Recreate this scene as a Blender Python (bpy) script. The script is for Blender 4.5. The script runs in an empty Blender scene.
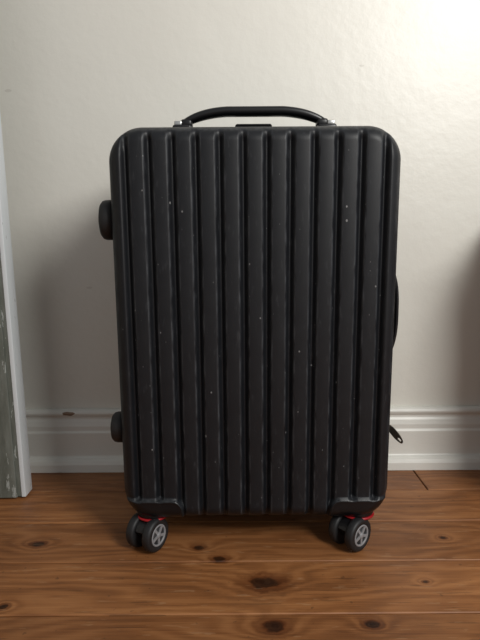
import bpy, bmesh, math, random
import numpy as np
from mathutils import Vector, Matrix
random.seed(4)
S=bpy.context.scene
S.view_settings.view_transform='Standard'
S.view_settings.look='None'
S.view_settings.exposure=0

# ------------------------------------------------------------ helpers
class NT:
    def __init__(s,name):
        s.m=bpy.data.materials.new(name); s.m.use_nodes=True
        s.t=s.m.node_tree; s.b=s.t.nodes['Principled BSDF']
    def n(s,typ,**k):
        nd=s.t.nodes.new(typ)
        for a,v in k.items():
            setattr(nd,a,v)
        return nd
    def l(s,a,b): s.t.links.new(a,b)
    def math(s,op,a,b=None,c=None,clamp=False):
        nd=s.n('ShaderNodeMath',operation=op); nd.use_clamp=clamp
        for i,v in enumerate((a,b,c)):
            if v is None: continue
            if isinstance(v,(int,float)): nd.inputs[i].default_value=v
            else: s.l(v,nd.inputs[i])
        return nd.outputs[0]
    def noise(s,vec,scale,detail=3,rough=.5):
        nd=s.n('ShaderNodeTexNoise'); nd.inputs['Scale'].default_value=scale
        nd.inputs['Detail'].default_value=detail; nd.inputs['Roughness'].default_value=rough
        s.l(vec,nd.inputs['Vector']); return nd.outputs['Fac']
    def mapping(s,vec,loc=(0,0,0),scale=(1,1,1),rot=(0,0,0)):
        nd=s.n('ShaderNodeMapping'); nd.inputs['Location'].default_value=loc
        nd.inputs['Rotation'].default_value=rot
        nd.inputs['Scale'].default_value=scale; s.l(vec,nd.inputs['Vector']); return nd.outputs[0]
    def obj(s): return s.n('ShaderNodeTexCoord').outputs['Object']
    def ramp(s,f,stops):
        nd=s.n('ShaderNodeValToRGB'); e=nd.color_ramp.elements
        while len(e)<len(stops): e.new(.5)
        for i,(p,c) in enumerate(stops):
            e[i].position=p; e[i].color=(*c,1) if len(c)==3 else c
        s.l(f,nd.inputs[0]); return nd.outputs[0]
    def mix(s,f,a,b,blend='MIX'):
        nd=s.n('ShaderNodeMix',data_type='RGBA',blend_type=blend)
        for i,v in ((0,f),(6,a),(7,b)):
            if isinstance(v,(int,float)): nd.inputs[i].default_value=v
            elif isinstance(v,tuple): nd.inputs[i].default_value=(*v,1)
            else: s.l(v,nd.inputs[i])
        return nd.outputs[2]
    def bump(s,h,strength,dist):
        nd=s.n('ShaderNodeBump'); nd.inputs['Strength'].default_value=strength
        nd.inputs['Distance'].default_value=dist; s.l(h,nd.inputs['Height'])
        s.l(nd.outputs[0],s.b.inputs['Normal'])
    def base(s,c):
        if isinstance(c,tuple): s.b.inputs['Base Color'].default_value=(*c,1)
        else: s.l(c,s.b.inputs['Base Color'])
    def rough(s,r):
        if isinstance(r,(int,float)): s.b.inputs['Roughness'].default_value=r
        else: s.l(r,s.b.inputs['Roughness'])

def simple(name,col,rough,metal=0,var=.15,scale=60,bump=0.0):
    t=NT(name); o=t.obj(); f=t.noise(o,scale)
    t.base(t.mix(f,tuple(c*(1-var) for c in col),tuple(min(1,c*(1+var)) for c in col)))
    t.rough(rough); t.b.inputs['Metallic'].default_value=metal
    if bump: t.bump(f,bump,.001)
    return t.m

def add(name,verts,faces,mat,parent=None,smooth=False):
    me=bpy.data.meshes.new(name); me.from_pydata(verts,[],faces); me.update()
    ob=bpy.data.objects.new(name,me); S.collection.objects.link(ob)
    if mat: me.materials.append(mat)
    if smooth:
        me.polygons.foreach_set('use_smooth',[True]*len(me.polygons))
    if parent: ob.parent=parent
    return ob
def bm_obj(name,bm,mat,parent=None,smooth=False):
    bmesh.ops.recalc_face_normals(bm,faces=bm.faces)
    me=bpy.data.meshes.new(name); bm.to_mesh(me); bm.free()
    ob=bpy.data.objects.new(name,me); S.collection.objects.link(ob)
    me.materials.append(mat)
    if smooth: me.polygons.foreach_set('use_smooth',[True]*len(me.polygons))
    if parent: ob.parent=parent
    return ob
def box(name,lo,hi,mat,parent=None,bev=0,seg=3,M=None):
    bm=bmesh.new(); bmesh.ops.create_cube(bm,size=1)
    for v in bm.verts:
        v.co=Vector([lo[i]+(v.co[i]+.5)*(hi[i]-lo[i]) for i in range(3)])
    if bev: bmesh.ops.bevel(bm,geom=bm.edges[:],offset=bev,segments=seg,profile=.5,affect='EDGES')
    if M: bm.transform(M)
    return bm_obj(name,bm,mat,parent,smooth=bool(bev))
def lathe(name,prof,mat,parent=None,seg=48,M=None,smooth=True):
    """prof (r,h) around Z"""
    bm=bmesh.new(); rings=[]
    for r,h in prof:
        if r<1e-6: rings.append([bm.verts.new((0,0,h))])
        else: rings.append([bm.verts.new((r*math.cos(2*math.pi*i/seg),r*math.sin(2*math.pi*i/seg),h)) for i in range(seg)])
    for a,b in zip(rings,rings[1:]):
        for i in range(seg):
            j=(i+1)%seg
            if len(a)==1 and len(b)==1: continue
            if len(a)==1: bm.faces.new((a[0],b[i],b[j]))
            elif len(b)==1: bm.faces.new((a[i],a[j],b[0]))
            else: bm.faces.new((a[i],a[j],b[j],b[i]))
    if M: bm.transform(M)
    ob=bm_obj(name,bm,mat,parent,smooth)
    return ob
def empty(name,loc=(0,0,0)):
    e=bpy.data.objects.new(name,None); e.location=loc; S.collection.objects.link(e); e.empty_display_size=.1
    return e

# ------------------------------------------------------------ camera
cam=bpy.data.cameras.new('camera'); co=bpy.data.objects.new('camera',cam); S.collection.objects.link(co)
cam.sensor_fit='VERTICAL'; cam.sensor_height=24; cam.lens=24*554/640
co.matrix_world=Matrix.Translation((0,0,.5))@Matrix.Rotation(math.radians(90-8.3),4,'X')@Matrix.Rotation(math.radians(-.4),4,'Z')
cam.clip_start=.01
S.camera=co

# ------------------------------------------------------------ room
WY=1.178
t=NT('wall_paint'); o=t.obj()
big=t.noise(o,2.2,2); fine=t.noise(o,55,4,.6); mid=t.noise(o,9,3)
c=t.mix(big,(.755,.74,.675),(.82,.805,.74))
c=t.mix(t.math('MULTIPLY',mid,.25),c,(.68,.66,.595))
# a few faint scuffs
v=t.n('ShaderNodeTexVoronoi'); v.inputs['Scale'].default_value=7; t.l(t.mapping(o,scale=(1,1,2.5)),v.inputs['Vector'])
sc=t.n('ShaderNodeSeparateColor'); t.l(v.outputs['Color'],sc.inputs[0])
mk=t.math('MULTIPLY',t.math('LESS_THAN',v.outputs['Distance'],.05),t.math('GREATER_THAN',sc.outputs[0],.62))
c=t.mix(t.math('MULTIPLY',mk,.3),c,(.42,.38,.33))
t.base(c); t.rough(.38)
h=t.math('ADD',t.math('MULTIPLY',fine,.5),t.math('MULTIPLY',mid,1.4)); t.bump(h,.20,.006)
M_wall=t.m
box('wall_back',(-2.2,WY,0),(2.2,WY+.1,2.6),M_wall)
# left room wall, well out of the picture
box('wall_left',(-2.3,-2.2,0),(-2.2,WY+.1,2.6),M_wall)

t=NT('trim_paint'); o=t.obj(); n1=t.noise(o,14,3); n2=t.noise(t.mapping(o,scale=(8,8,30)),6,3)
c=t.mix(n1,(.73,.72,.665),(.80,.79,.74))
# brown paint chip on the top of the skirting
p=t.mapping(o,loc=(.375*28,0,-.1265*90),scale=(28,0,90))
ln=t.n('ShaderNodeVectorMath',operation='LENGTH'); t.l(p,ln.inputs[0])
chip=t.math('LESS_THAN',t.math('ADD',ln.outputs['Value'],t.math('MULTIPLY',n2,.5)),.66)
t.base(t.mix(chip,c,(.25,.16,.10))); t.rough(.35); t.bump(n2,.15,.002)
M_trim=t.m
# skirting profile (y toward the room, z)
prof=[(WY,.134),(WY-.008,.134),(WY-.013,.131),(WY-.015,.126),(WY-.013,.121),(WY-.010,.118),(WY-.010,.113),
      (WY-.013,.108),(WY-.016,.098),(WY-.016,.088),(WY-.019,.084),(WY-.019,.032),(WY-.021,.029),
      (WY-.026,.028),(WY-.031,.024),(WY-.034,.017),(WY-.035,.0),(WY,0)]
vs=[];fs=[]
for x in (-2.2,2.2):
    vs+=[(x,a,b) for a,b in prof]
n=len(prof)
for i in range(n): fs.append((i,(i+1)%n,n+(i+1)%n,n+i))
fs+= [tuple(range(n)),tuple(range(2*n-1,n-1,-1))]
bb=add('baseboard_back',vs,fs,M_trim)
bv=bb.modifiers.new('b','BEVEL'); bv.width=.0012; bv.segments=2

# floor: planks
t=NT('pine_boards'); o=t.obj()
at=t.n('ShaderNodeAttribute',attribute_name='rnd'); rnd=at.outputs['Fac']
cmb=t.n('ShaderNodeCombineXYZ'); t.l(t.math('MULTIPLY',rnd,37.0),cmb.inputs[0]); t.l(t.math('MULTIPLY',rnd,11.0),cmb.inputs[2])
va=t.n('ShaderNodeVectorMath',operation='ADD'); t.l(o,va.inputs[0]); t.l(cmb.outputs[0],va.inputs[1]); ov=va.outputs[0]
sp=t.n('ShaderNodeSeparateXYZ'); t.l(o,sp.inputs[0])
warp=t.noise(t.mapping(ov,scale=(2.2,9,1)),1.6,2)
g=t.math('ADD',t.math('MULTIPLY',sp.outputs['Y'],230.0),t.math('MULTIPLY',warp,34.0))
knots=[(.034,.750,.024,.015),(.042,.657,.014,.011),(-.338,.859,.010,.007),(-.035,.812,.011,.007),(.17,.66,.009,.007),
       (-.33,.70,.006,.005),(.34,.87,.005,.004),(-.07,.845,.009,.006),(.52,.99,.012,.009),(.27,.75,.004,.003)]
kd=None; bend=None
wn=t.noise(o,60,3)
for (x,y,a,b) in knots:
    p=t.mapping(o,loc=(-x/a,-y/b,0),scale=(1/a,1/b,0))
    ln=t.n('ShaderNodeVectorMath',operation='LENGTH'); t.l(p,ln.inputs[0])
    L=t.math('ADD',ln.outputs['Value'],t.math('MULTIPLY',t.math('SUBTRACT',wn,.5),1.3))
    kd=L if kd is None else t.math('MINIMUM',kd,L)
near=t.math('POWER',2.718,t.math('MULTIPLY',kd,-.55))
g2=t.math('ADD',g,t.math('MULTIPLY',near,26.0))
ring=t.math('ADD',t.math('MULTIPLY',t.math('SINE',g2),.5),.5)
fib=t.noise(t.mapping(ov,scale=(5,200,1)),2.0,5,.65)
blot=t.noise(t.mapping(ov,scale=(2.5,7,1)),2.2,3)
fac=t.math('ADD',t.math('ADD',t.math('MULTIPLY',ring,.15),t.math('MULTIPLY',fib,.50)),t.math('MULTIPLY',blot,.47))
c=t.ramp(fac,[(.30,(.130,.048,.016)),(.54,(.265,.106,.036)),(.82,(.42,.190,.072))])
tint=t.mix(rnd,(.84,.80,.77),(1.10,1.08,1.05))
c=t.mix(1.0,c,tint,'MULTIPLY')
kr=t.ramp(t.math('MULTIPLY',kd,.4),[(.0,(.10,.08,.07)),(.30,(.16,.13,.11)),(.42,(.48,.38,.32)),(.85,(1,1,1))])
c=t.mix(1.0,c,kr,'MULTIPLY')
# long worn scratches, dents and dull patches
sc=t.noise(t.mapping(ov,scale=(3,60,1)),5,2,.4)
c=t.mix(t.math('MULTIPLY',t.math('GREATER_THAN',sc,.67),.4),c,(.07,.03,.012))
sc2=t.noise(t.mapping(ov,scale=(9,70,1),rot=(0,0,.12)),3,2,.4)
c=t.mix(t.math('MULTIPLY',t.math('GREATER_THAN',sc2,.69),.25),c,(.50,.31,.17))
wp=t.noise(o,11,5,.7)
c=t.mix(t.math('MULTIPLY',t.math('SUBTRACT',wp,.54,clamp=True),1.5),c,(.15,.075,.035))
dn=t.noise(o,70,2)
c=t.mix(t.math('MULTIPLY',t.math('GREATER_THAN',dn,.72),.45),c,(.06,.028,.012))
t.base(c); t.rough(t.math('ADD',t.math('MULTIPLY',wp,.35),.30)); t.bump(t.math('ADD',fib,t.math('MULTIPLY',ring,.3)),.25,.0015)
t.b.inputs['Specular IOR Level'].default_value=.38
M_floor=t.m
bm=bmesh.new(); lay=bm.verts.layers.float.new('rnd')
w=.1235; k=-25
y=.681+k*w
while y<WY+.05:
    y1=y+w; xs=[-2.3]
    off=random.random()*1.6
    if abs(y1-WY)<.2 and y<1.06 and y1>1.1: cuts=[-1.3,.375,1.7]
    elif .6<y<1.0: cuts=[-1.6+off*.2,1.25+off*.2]
    else: cuts=[-1.5+off, ]
    xs+=sorted(cuts)+[2.3]
    for a,b in zip(xs,xs[1:]):
        r=random.random(); gp=.0013; bz=.0013
        q=[(a+gp,y+gp),(b-gp,y+gp),(b-gp,y1-gp),(a+gp,y1-gp)]
        q2=[(a+gp+bz,y+gp+bz),(b-gp-bz,y+gp+bz),(b-gp-bz,y1-gp-bz),(a+gp+bz,y1-gp-bz)]
        lo=[bm.verts.new((*p,-.02)) for p in q]; md=[bm.verts.new((*p,-.0012)) for p in q]; tp=[bm.verts.new((*p,0)) for p in q2]
        for v in lo+md+tp: v[lay]=r
        bm.faces.new(tp)
        for i in range(4):
            j=(i+1)%4
            bm.faces.new((lo[i],lo[j],md[j],md[i])); bm.faces.new((md[i],md[j],tp[j],tp[i]))
    y=y1
# sub-floor slab beneath the planks
f=bm_obj('floor',bm,M_floor)
box('subfloor',(-2.3,-2.6,-.06),(2.3,WY+.1,-.021),simple('subfloor_dark',(.02,.012,.008),.9),f)

# open door edge at the left
t=NT('door_weathered'); o=t.obj()
a=t.noise(t.mapping(o,scale=(26,26,5)),3,5,.65); b=t.noise(t.mapping(o,scale=(10,10,2)),1.5,3)
c=t.ramp(a,[(.3,(.095,.105,.088)),(.5,(.150,.162,.142)),(.68,(.20,.215,.195)),(.85,(.32,.34,.32))])
c=t.mix(t.math('MULTIPLY',b,.4),c,(.13,.14,.11))
cr=t.noise(t.mapping(o,scale=(40,40,9),rot=(0,.5,0)),2,4,.7)
c=t.mix(t.math('MULTIPLY',t.math('GREATER_THAN',cr,.64),.75),c,(.46,.49,.47))
t.base(c); t.rough(.6); t.bump(a,.3,.002); M_df=t.m
t=NT('door_edge_paint'); o=t.obj(); a=t.noise(t.mapping(o,scale=(30,30,8)),3,4,.65)
c=t.mix(t.noise(o,9),(.70,.75,.78),(.77,.81,.83)); c=t.mix(t.math('GREATER_THAN',a,.67),c,(.33,.35,.33))
t.base(c); t.rough(.45); t.bump(a,.2,.001); M_de=t.m
door=empty('door_1',(-.421,1.04,.0))
box('door_leaf',(-.80,-.016,.004),(-.007,.016,2.0),M_df,door,bev=.002)
box('edge_lipping',(-.0085,-.0175,.004),(.0,.0175,2.0),M_de,door,bev=.0015)
for i,(lo,hi) in enumerate([((-.80,-.021,.004),(-.70,-.014,2.0)),((-.12,-.021,.004),(-.016,-.014,2.0)),
                            ((-.70,-.021,.004),(-.12,-.014,.22)),((-.70,-.021,.9),(-.12,-.014,1.02)),((-.70,-.021,1.88),(-.12,-.014,2.0))]):
    box('stile_rail_%d'%(i+1),lo,hi,M_df,door,bev=.002)
Mh=Matrix.Translation((-.055,-.021,1.0))@Matrix.Rotation(math.radians(90),4,'X')
lathe('door_knob',[(0,0),(.026,0),(.026,.004),(.010,.008),(.010,.03),(.022,.038),(.027,.05),(.022,.062),(0,.066)],simple('knob_brass',(.5,.36,.15),.3,1),door,M=Mh)
door.rotation_euler=(0,math.radians(-1.1),0)

# unseen cabinet added right of the suitcase to cast a shadow on the wall
shadow_cab=empty('shadow_cabinet',(.545,.86,0))
M_shadow_cab=simple('shadow_cabinet_wood',(.22,.13,.07),.5,var=.2,scale=12)
box('shadow_cabinet_body',(0,.018,.05),(.42,.28,.53),M_shadow_cab,shadow_cab,bev=.002)
box('shadow_cabinet_top',(-.012,0,.53),(.432,.29,.552),M_shadow_cab,shadow_cab,bev=.004)
for i in range(2):
    box('shadow_cabinet_door_%d'%(i+1),(.008+i*.204,.0,.07),(.208+i*.204,.018,.52),M_shadow_cab,shadow_cab,bev=.003)
    Mk=Matrix.Translation((.19+i*.04,0,.34))@Matrix.Rotation(math.radians(90),4,'X')
    lathe('shadow_cabinet_knob_%d'%(i+1),[(0,0),(.006,0),(.006,.01),(.012,.016),(.010,.022),(0,.024)],M_shadow_cab,shadow_cab,M=Mk,seg=24)
for i,(a,b) in enumerate(((.01,.03),(.38,.03),(.01,.24),(.38,.24))):
    box('shadow_cabinet_leg_%d'%(i+1),(a,b,0),(a+.03,b+.03,.052),M_shadow_cab,shadow_cab,bev=.003)

# ------------------------------------------------------------ suitcase
CX=.0240; YF=.833; ZB=.0515; ZT=.666
W=.2170; H=(ZT-ZB)/2; R=.024; RY=.030; CR=.052
suit=empty('suitcase',(CX,YF,0))

t=NT('suitcase_shell'); o=t.obj()
wear=t.n('ShaderNodeAttribute',attribute_name='wear').outputs['Fac']
grd=t.n('ShaderNodeAttribute',attribute_name='guard').outputs['Fac']
n1=t.noise(o,900,2,.6); n2=t.noise(o,35,4,.65); n3=t.noise(t.mapping(o,scale=(60,60,14)),3,3)
c=t.mix(n2,(.0036,.0044,.0062),(.0080,.0092,.0120))
wf=t.math('MULTIPLY',wear,t.math('MULTIPLY',t.math('SUBTRACT',n3,.36,clamp=True),1.0),clamp=True)
c=t.mix(wf,c,(.18,.195,.215))
for scl,th,pr_,op in ((52,.065,.82,.38),(110,.08,.86,.25),(23,.035,.55,.5)):
    vo=t.n('ShaderNodeTexVoronoi'); vo.inputs['Scale'].default_value=scl; t.l(t.mapping(o,loc=(scl*.37,0,1),scale=(1,1,.8)),vo.inputs['Vector'])
    sx=t.n('ShaderNodeSeparateColor'); t.l(vo.outputs['Color'],sx.inputs[0])
    fleck=t.math('MULTIPLY',t.math('LESS_THAN',vo.outputs['Distance'],th),t.math('GREATER_THAN',sx.outputs[0],pr_))
    c=t.mix(t.math('MULTIPLY',fleck,op),c,(.40,.40,.40))
# dusty rub marks
rb=t.noise(t.mapping(o,scale=(50,50,16),rot=(0,.35,0)),2.2,5,.7)
c=t.mix(t.math('MULTIPLY',t.math('SUBTRACT',rb,.58,clamp=True),.6),c,(.22,.23,.25))
c=t.mix(t.math('MULTIPLY',grd,.8),c,(.004,.004,.005))
t.base(c)
r=t.math('ADD',t.math('MULTIPLY',n2,.16),.40); t.rough(t.math('SUBTRACT',r,t.math('MULTIPLY',grd,.14)))
t.bump(t.math('ADD',n1,t.math('MULTIPLY',n2,.4)),.25,.0006)
t.b.inputs['Specular IOR Level'].default_value=.42
M_shell=t.m
M_blk=simple('black_plastic',(.007,.007,.008),.35,var=.25)
M_rub=simple('black_rubber',(.012,.012,.013),.55,var=.25)
M_zip=simple('zip_fabric',(.012,.012,.012),.8,scale=300,bump=.4)
M_hub=simple('hub_grey',(.26,.26,.27),.4,var=.1)
M_hubd=simple('hub_dark',(.04,.04,.042),.4)
M_red=simple('red_plastic',(.36,.010,.016),.35)
M_met=simple('satin_metal',(.72,.72,.70),.28,1,var=.05)
M_pull=simple('zip_metal',(.34,.34,.31),.35,1,var=.15)

zc=(ZB+ZT)/2
def insets(L,rad,nc,step):
    e=[rad*(i/nc)**2 for i in range(nc+1)]
    m=int((2*L-2*rad)/step); mid=[-L+rad+(2*L-2*rad)*i/m for i in range(1,m)]
    return np.array([-L+d for d in e]+mid+[L-d for d in reversed(e)])
xs=insets(W,R,20,.00085); zs=insets(H,CR,44,.0019)
nx,nz=len(xs),len(zs)
dz=H-np.abs(zs)
q=np.clip(CR-dz,0,CR)
wz=W-CR+np.sqrt(np.maximum(CR**2-q**2,0))
X=np.outer(wz/W,xs); Z=np.repeat(zs[:,None],nx,1)
qx=np.abs(X)-(W-CR); qz=np.abs(Z)-(H-CR)
sd=np.sqrt(np.maximum(qx,0)**2+np.maximum(qz,0)**2)+np.minimum(np.maximum(qx,qz),0)-CR
d=np.maximum(-sd,0)
def ss(a,b,v):
    k=np.clip((v-a)/(b-a),0,1); return k*k*(3-2*k)
P=.0345; NR=11
ph=(X/P+.5*NR); fr=ph-np.floor(ph)
inr=(np.abs(X)<P*NR/2)
# rib profile : broad flattened rib, narrow groove
c_=np.abs(2*fr-1)
ribh=1-.22*c_**2-.78*ss(.52,1.0,c_)
edge=ss(P*NR/2,P*NR/2+.008,np.abs(X))
ribh=np.where(inr,ribh,edge)
topd=H-Z; botd=H+Z
amp=.0095*ss(.004,.024,topd)*ss(-.004,.012,botd)
# bottom wheel guards
gx=.118; gz=.038; gr=.018
ux=np.abs(X)-gx; uz=(gz)-botd
ins=np.where((ux<gr)&(uz<gr), gr-np.sqrt(np.maximum(gr-ux,0)**2+np.maximum(gr-uz,0)**2), np.minimum(ux,uz))
gm=ss(-.001,.0025,ins)
yy=RY*(1-np.sqrt(np.maximum(1-np.clip(1-d/R,0,1)**2,0)))
rib=amp*(1-ribh)
Y=yy+rib*(1-gm)-gm*.0050*ss(0,.006,d)
rim=np.exp(-((ins-.0015)/.0016)**2)
Y=Y-.0022*rim*ss(0,.006,d)
wear_v=(np.exp(-((c_-.60)/.07)**2)*.85)*inr*(1-gm)*ss(.004,.02,topd)
wear_v=np.maximum(wear_v,rim*.9)
wear_v=np.maximum(wear_v,np.exp(-((d-.006)/.003)**2)*.5)
TAP=.012
def tp(x,z): return x*(1+TAP*z/H)
verts=[]
for j in range(nz):
    for i in range(nx):
        verts.append((float(tp(X[j,i],Z[j,i])),float(Y[j,i]),float(Z[j,i]+zc)))
faces=[(j*nx+i,j*nx+i+1,(j+1)*nx+i+1,(j+1)*nx+i) for j in range(nz-1) for i in range(nx-1)]
loop=[i for i in range(nx)]+[j*nx+nx-1 for j in range(1,nz)]+[(nz-1)*nx+i for i in range(nx-2,-1,-1)]+[j*nx for j in range(nz-2,0,-1)]
DEP=.245; MID=.125
rings=[(0,RY+.004),(.0,MID-.012),(-.002,MID-.009),(-.002,MID+.009),(0,MID+.012),(0,DEP-RY)]
for k in range(1,9):
    a=k/8*math.pi/2; rings.append((-R*(1-math.cos(a)),DEP-RY+RY*math.sin(a)))
def nrm(x,z):
    ax=max(abs(x)-(W-CR),0); az=max(abs(z)-(H-CR),0)
    if ax==0 and az==0: return (0,0)
    l=math.hypot(ax,az); return (math.copysign(ax/l,x),math.copysign(az/l,z))
prev=loop; L=len(loop); base=[(float(X.ravel()[v]),float(Z.ravel()[v])) for v in loop]
wearl=list(wear_v.ravel()); gl=list(gm.ravel())
for off,yv in rings:
    st=len(verts)
    for (x,z) in base:
        nxn,nzn=nrm(x,z)
        verts.append((tp(x+nxn*off,z),yv,z+nzn*off+zc)); wearl.append(0); gl.append(0)
    cur=list(range(st,st+L))
    for i in range(L):
        k=(i+1)%L; faces.append((prev[k],prev[i],cur[i],cur[k]))
    prev=cur
faces.append(tuple(reversed(prev)))
shell=add('shell',verts,faces,M_shell,suit,smooth=True)
for nm,vals in (('wear',wearl),('guard',gl)):
    a=shell.data.attributes.new(nm,'FLOAT','POINT'); a.data.foreach_set('value',np.array(vals,dtype=np.float32))

def band(name,prof,mat,seg=12):
    pts=[]
    for cx,cz,a0 in ((W-CR,H-CR,0),(-(W-CR),H-CR,90),(-(W-CR),-(H-CR),180),(W-CR,-(H-CR),270)):
        for i in range(seg+1):
            a=math.radians(a0+90*i/seg); pts.append((cx,cz,math.cos(a),math.sin(a)))
    vs=[];fs=[];n=len(prof)
    for cx,cz,c,s in pts:
        for r,yv in prof: vs.append((tp(cx+c*(CR+r),cz),yv,cz+s*(CR+r)+zc))
    m=len(pts)
    for i in range(m):
        j=(i+1)%m
        for k in range(n):
            l=(k+1)%n; fs.append((i*n+k,i*n+l,j*n+l,j*n+k))
    return add(name,vs,fs,mat,suit)
band('zip_tape',[(-.004,MID-.009),(-.0005,MID-.009),(-.0005,MID+.009),(-.004,MID+.009)],M_zip)
band('zip_teeth',[(-.001,MID-.003),(.001,MID-.002),(.001,MID+.002),(-.001,MID+.003)],M_blk)
band('shell_lip_front',[(-.003,.044),(.0008,.045),(.0015,.0475),(.0008,.050),(-.003,.051)],M_blk)

def sweep(name,path,wd,th,mat,widthdir=(0,1,0),parent=None,nseg=16):
    vs=[];fs=[];n=len(path); wv=Vector(widthdir)
    for i,(p,sc) in enumerate(path):
        p=Vector(p); a=Vector(path[max(i-1,0)][0]); b=Vector(path[min(i+1,n-1)][0])
        tdir=(b-a).normalized(); nn=tdir.cross(wv).normalized()
        for k in range(nseg):
            an=2*math.pi*k/nseg
            cx=math.copysign(abs(math.cos(an))**.7,math.cos(an)); sy=math.copysign(abs(math.sin(an))**.7,math.sin(an))
            vs.append(tuple(p+wv*cx*wd*.5*sc+nn*sy*th*.5*sc))
    for i in range(n-1):
        for k in range(nseg):
            l=(k+1)%nseg; fs.append((i*nseg+k,i*nseg+l,(i+1)*nseg+l,(i+1)*nseg+k))
    fs.append(tuple(range(nseg))); fs.append(tuple(range((n-1)*nseg,n*nseg))[::-1])
    bm=bmesh.new(); 
    bvs=[bm.verts.new(v) for v in vs]
    for f in fs: bm.faces.new([bvs[i] for i in f])
    return bm_obj(name,bm,mat,parent,True)
HY=.100; HX=.0015
path=[]
for i in range(41):
    u=-1+2*i/40; x=HX+u*.111
    z=.687+.0165*min(1,(1-abs(u)**3.4)*1.05)
    path.append(((x,HY,z),1-.25*abs(u)**6))
sweep('carry_handle',path,.028,.0145,M_blk,parent=suit)
for sx_,nm in ((-1,'left'),(1,'right')):
    c0=HX+sx_*.116
    box('handle_mount_'+nm,(c0-.015,HY-.016,.660),(c0+.015,HY+.016,.6815),M_blk,suit,bev=.003)
    c1=HX+sx_*.109
    box('handle_hinge_'+nm,(c1-.009,HY-.012,.679),(c1+.009,HY+.012,.691),M_blk,suit,bev=.004)
    c2=HX+sx_*.1225
    box('handle_clip_'+nm,(c2-.006,HY-.0135,.6805),(c2+.006,HY+.0135,.6875),M_met,suit,bev=.0015)
box('telescopic_cover',(-.135,HY+.02,.66),(.115,HY+.06,.684),M_blk,suit,bev=.004)
box('telescopic_grip',(-.030,HY+.028,.680),(.032,HY+.05,.691),M_blk,suit,bev=.004)

# side feet (left), side strap (right), zip pull
for i,zf in enumerate((.531,.193)):
    Mx=Matrix.Translation((-W-(.001 if i==0 else -.004),.052,zf))@Matrix.Rotation(math.radians(-90),4,'Y')@Matrix.Diagonal((1.0 if i==0 else .82,.78,1,1))
    lathe('side_foot_%d'%(i+1),[(0,0),(.031,0),(.031,.014),(.0295,.019),(.025,.0225),(.016,.0245),(0,.025)],M_rub,suit,M=Mx)
path=[]
for i in range(31):
    u=-1+2*i/30; path.append(((W+.006+.013*(1-abs(u)**3),.085,.38+u*.075),1))
sweep('side_handle',path,.022,.007,M_blk,parent=suit)
for k,zz in enumerate((.302,.458)):
    box('side_handle_mount_%d'%(k+1),(W-.002,.072,zz-.014),(W+.011,.098,zz+.014),M_blk,suit,bev=.004)
box('zip_slider',(W-.006,.098,.166),(W+.018,.124,.176),M_pull,suit,bev=.002)
bm=bmesh.new()
outer=[];inner=[]
for i in range(28):
    a=2*math.pi*i/28
    outer.append((.0060*math.cos(a), .021*math.sin(a))); inner.append((.0022*math.cos(a),.004*math.sin(a)-.013))
vo_=[]
for yv in (-.0012,.0012):
    vo_.append(([bm.verts.new((a,yv,b)) for a,b in outer],[bm.verts.new((a,yv,b)) for a,b in inner]))
for i in range(28):
    j=(i+1)%28
    bm.faces.new((vo_[0][0][i],vo_[0][0][j],vo_[0][1][j],vo_[0][1][i]))
    bm.faces.new((vo_[1][0][i],vo_[1][0][j],vo_[1][1][j],vo_[1][1][i]))
    bm.faces.new((vo_[0][0][i],vo_[0][0][j],vo_[1][0][j],vo_[1][0][i]))
    bm.faces.new((vo_[0][1][i],vo_[0][1][j],vo_[1][1][j],vo_[1][1][i]))
bm.transform(Matrix.Translation((W+.0310,.107,.158))@Matrix.Rotation(math.radians(-48),4,'Y')@Matrix.Rotation(math.radians(-25),4,'Z')@Matrix.Rotation(math.radians(-20),4,'X'))
bm_obj('zip_pull',bm,M_pull,suit)

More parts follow.
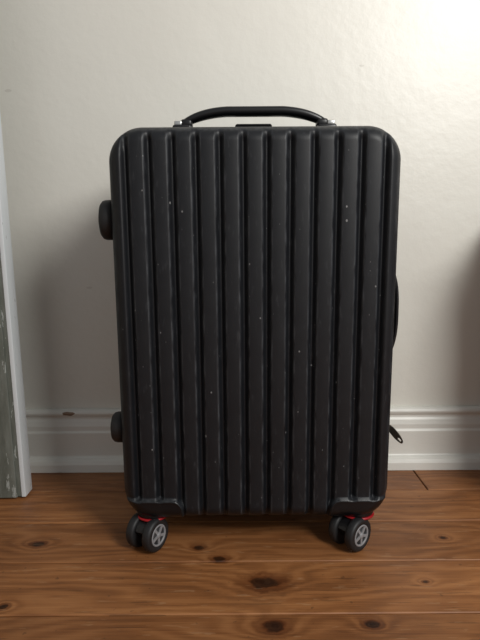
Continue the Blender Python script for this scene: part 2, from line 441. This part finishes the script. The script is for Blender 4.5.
# castors
def castor(tag,px,py,axis,trail,vis=1):
    ax=Vector((axis[0],axis[1],0)).normalized(); pr=Vector((-ax.y,ax.x,0))
    if trail<0: pr=-pr; trail=-trail
    T=Matrix.Translation((px,py,0))
    lathe('castor_socket_'+tag,[(0,.080),(.027,.080),(.0262,.058),(.0245,.0540),(0,.0540)],M_blk,suit,M=T)
    lathe('castor_ring_'+tag,[(0,.0545),(.0255,.0545),(.0268,.0535),(.0268,.0515),(.0255,.0505),(0,.0505)],M_red,suit,M=T)
    lathe('castor_swivel_'+tag,[(0,.0510),(.0240,.0510),(.0245,.0495),(.022,.047),(.013,.044),(0,.044)],M_blk,suit,M=T)
    c=Vector((px,py,.0275))+pr*trail
    Fm=Matrix(((ax.x,pr.x,0,c.x),(ax.y,pr.y,0,c.y),(0,0,1,c.z),(0,0,0,1)))
    bm=bmesh.new()
    pr2=[]
    for i in range(13):
        a=math.radians(20+ 150*i/12); pr2.append((.022*math.cos(a)*1.0,.022*math.sin(a)+.001))
    pr2+=[(-.008,-.008),(.008,-.008)]
    fr_=[[bm.verts.new((sx_*.0075,p[0],p[1])) for p in pr2] for sx_ in (-1,1)]
    bm.faces.new(fr_[0]); bm.faces.new(fr_[1][::-1])
    for i in range(len(pr2)):
        j=(i+1)%len(pr2); bm.faces.new((fr_[0][i],fr_[0][j],fr_[1][j],fr_[1][i]))
    bm.transform(Fm)
    bm_obj('castor_fork_'+tag,bm,M_blk,suit)
    Ax=Fm@Matrix.Rotation(math.radians(90),4,'Y')
    lathe('castor_axle_'+tag,[(0,-.022),(.0035,-.022),(.0035,.022),(0,.022)],M_met,suit,M=Ax,seg=16)
    for s_,wn_ in ((1,'a'),(-1,'b')):
        Wm=Ax@Matrix.Translation((0,0,s_*.0165))@(Matrix.Identity(4) if s_==1 else Matrix.Rotation(math.pi,4,'X'))
        r=.0275
        lathe('wheel_%s_%s'%(tag,wn_),[(0,-.0075),(.019,-.0075),(.0235,-.0078),(.0262,-.0065),(r,-.004),(r,.004),(.0262,.0065),(.0235,.0078),(.0185,.0078),(.0175,.0055),(0,.0055)],M_rub,suit,M=Wm,seg=56)
        Wm=Wm@Matrix.Translation((0,0,.001))
        lathe('hub_rim_%s_%s'%(tag,wn_),[(.0178,.0040),(.0178,.0064),(.0170,.0070),(.0152,.0070),(.0145,.0060),(.0145,.0040)],M_hub,suit,M=Wm,seg=48)
        lathe('hub_disc_%s_%s'%(tag,wn_),[(0,.0050),(.0150,.0050),(.0150,.0042),(0,.0042)],M_hubd,suit,M=Wm,seg=40)
        lathe('hub_cap_%s_%s'%(tag,wn_),[(0,.0082),(.0040,.0078),(.0052,.0066),(.0052,.0045),(0,.0045)],M_hub,suit,M=Wm,seg=24)
        bm=bmesh.new()
        for k in range(5):
            q_=bmesh.ops.create_cube(bm,size=1)['verts']
            Mk=Matrix.Rotation(2*math.pi*k/5,4,'Z')@Matrix.Translation((.0092,0,.0058))@Matrix.Diagonal((.0120,.0042,.0018,1))
            bmesh.ops.transform(bm,matrix=Mk,verts=q_)
        bm.transform(Wm)
        bm_obj('hub_spokes_%s_%s'%(tag,wn_),bm,M_hub,suit)
castor('front_left',-.170,.028,(.86,-.50),-.016)
castor('front_right',.168,.028,(.66,-.75),-.020)
castor('rear_left',-.165,.205,(.95,.2),.018)
castor('rear_right',.165,.205,(.97,-.1),.018)

# ------------------------------------------------------------ light
wd=bpy.data.worlds.new('room_ambient'); S.world=wd; wd.use_nodes=True
bg=wd.node_tree.nodes['Background']; bg.inputs[0].default_value=(.96,.975,1,1); bg.inputs[1].default_value=.33
def area(name,loc,target,size,sy,power,col):
    l=bpy.data.lights.new(name,'AREA'); l.shape='RECTANGLE'; l.size=size; l.size_y=sy; l.energy=power; l.color=col
    o=bpy.data.objects.new(name,l); S.collection.objects.link(o); o.location=loc
    o.rotation_euler=(Vector(target)-Vector(loc)).to_track_quat('-Z','Y').to_euler(); return o
area('window_light',(1.10,-.55,1.50),(.1,1.1,.6),.55,.75,33,(1,.985,.945))
l=bpy.data.lights.new('added_wall_spot','SPOT'); l.energy=22; l.spot_size=math.radians(28); l.spot_blend=1; l.shadow_soft_size=.12; l.color=(1,.97,.95)  # added spot, no known lamp there; brightens the upper right of the wall
o=bpy.data.objects.new('added_wall_spot',l); S.collection.objects.link(o); o.location=(.8,.0,2.0)
o.rotation_euler=(Vector((.22,WY,.95))-Vector(o.location)).to_track_quat('-Z','Y').to_euler()
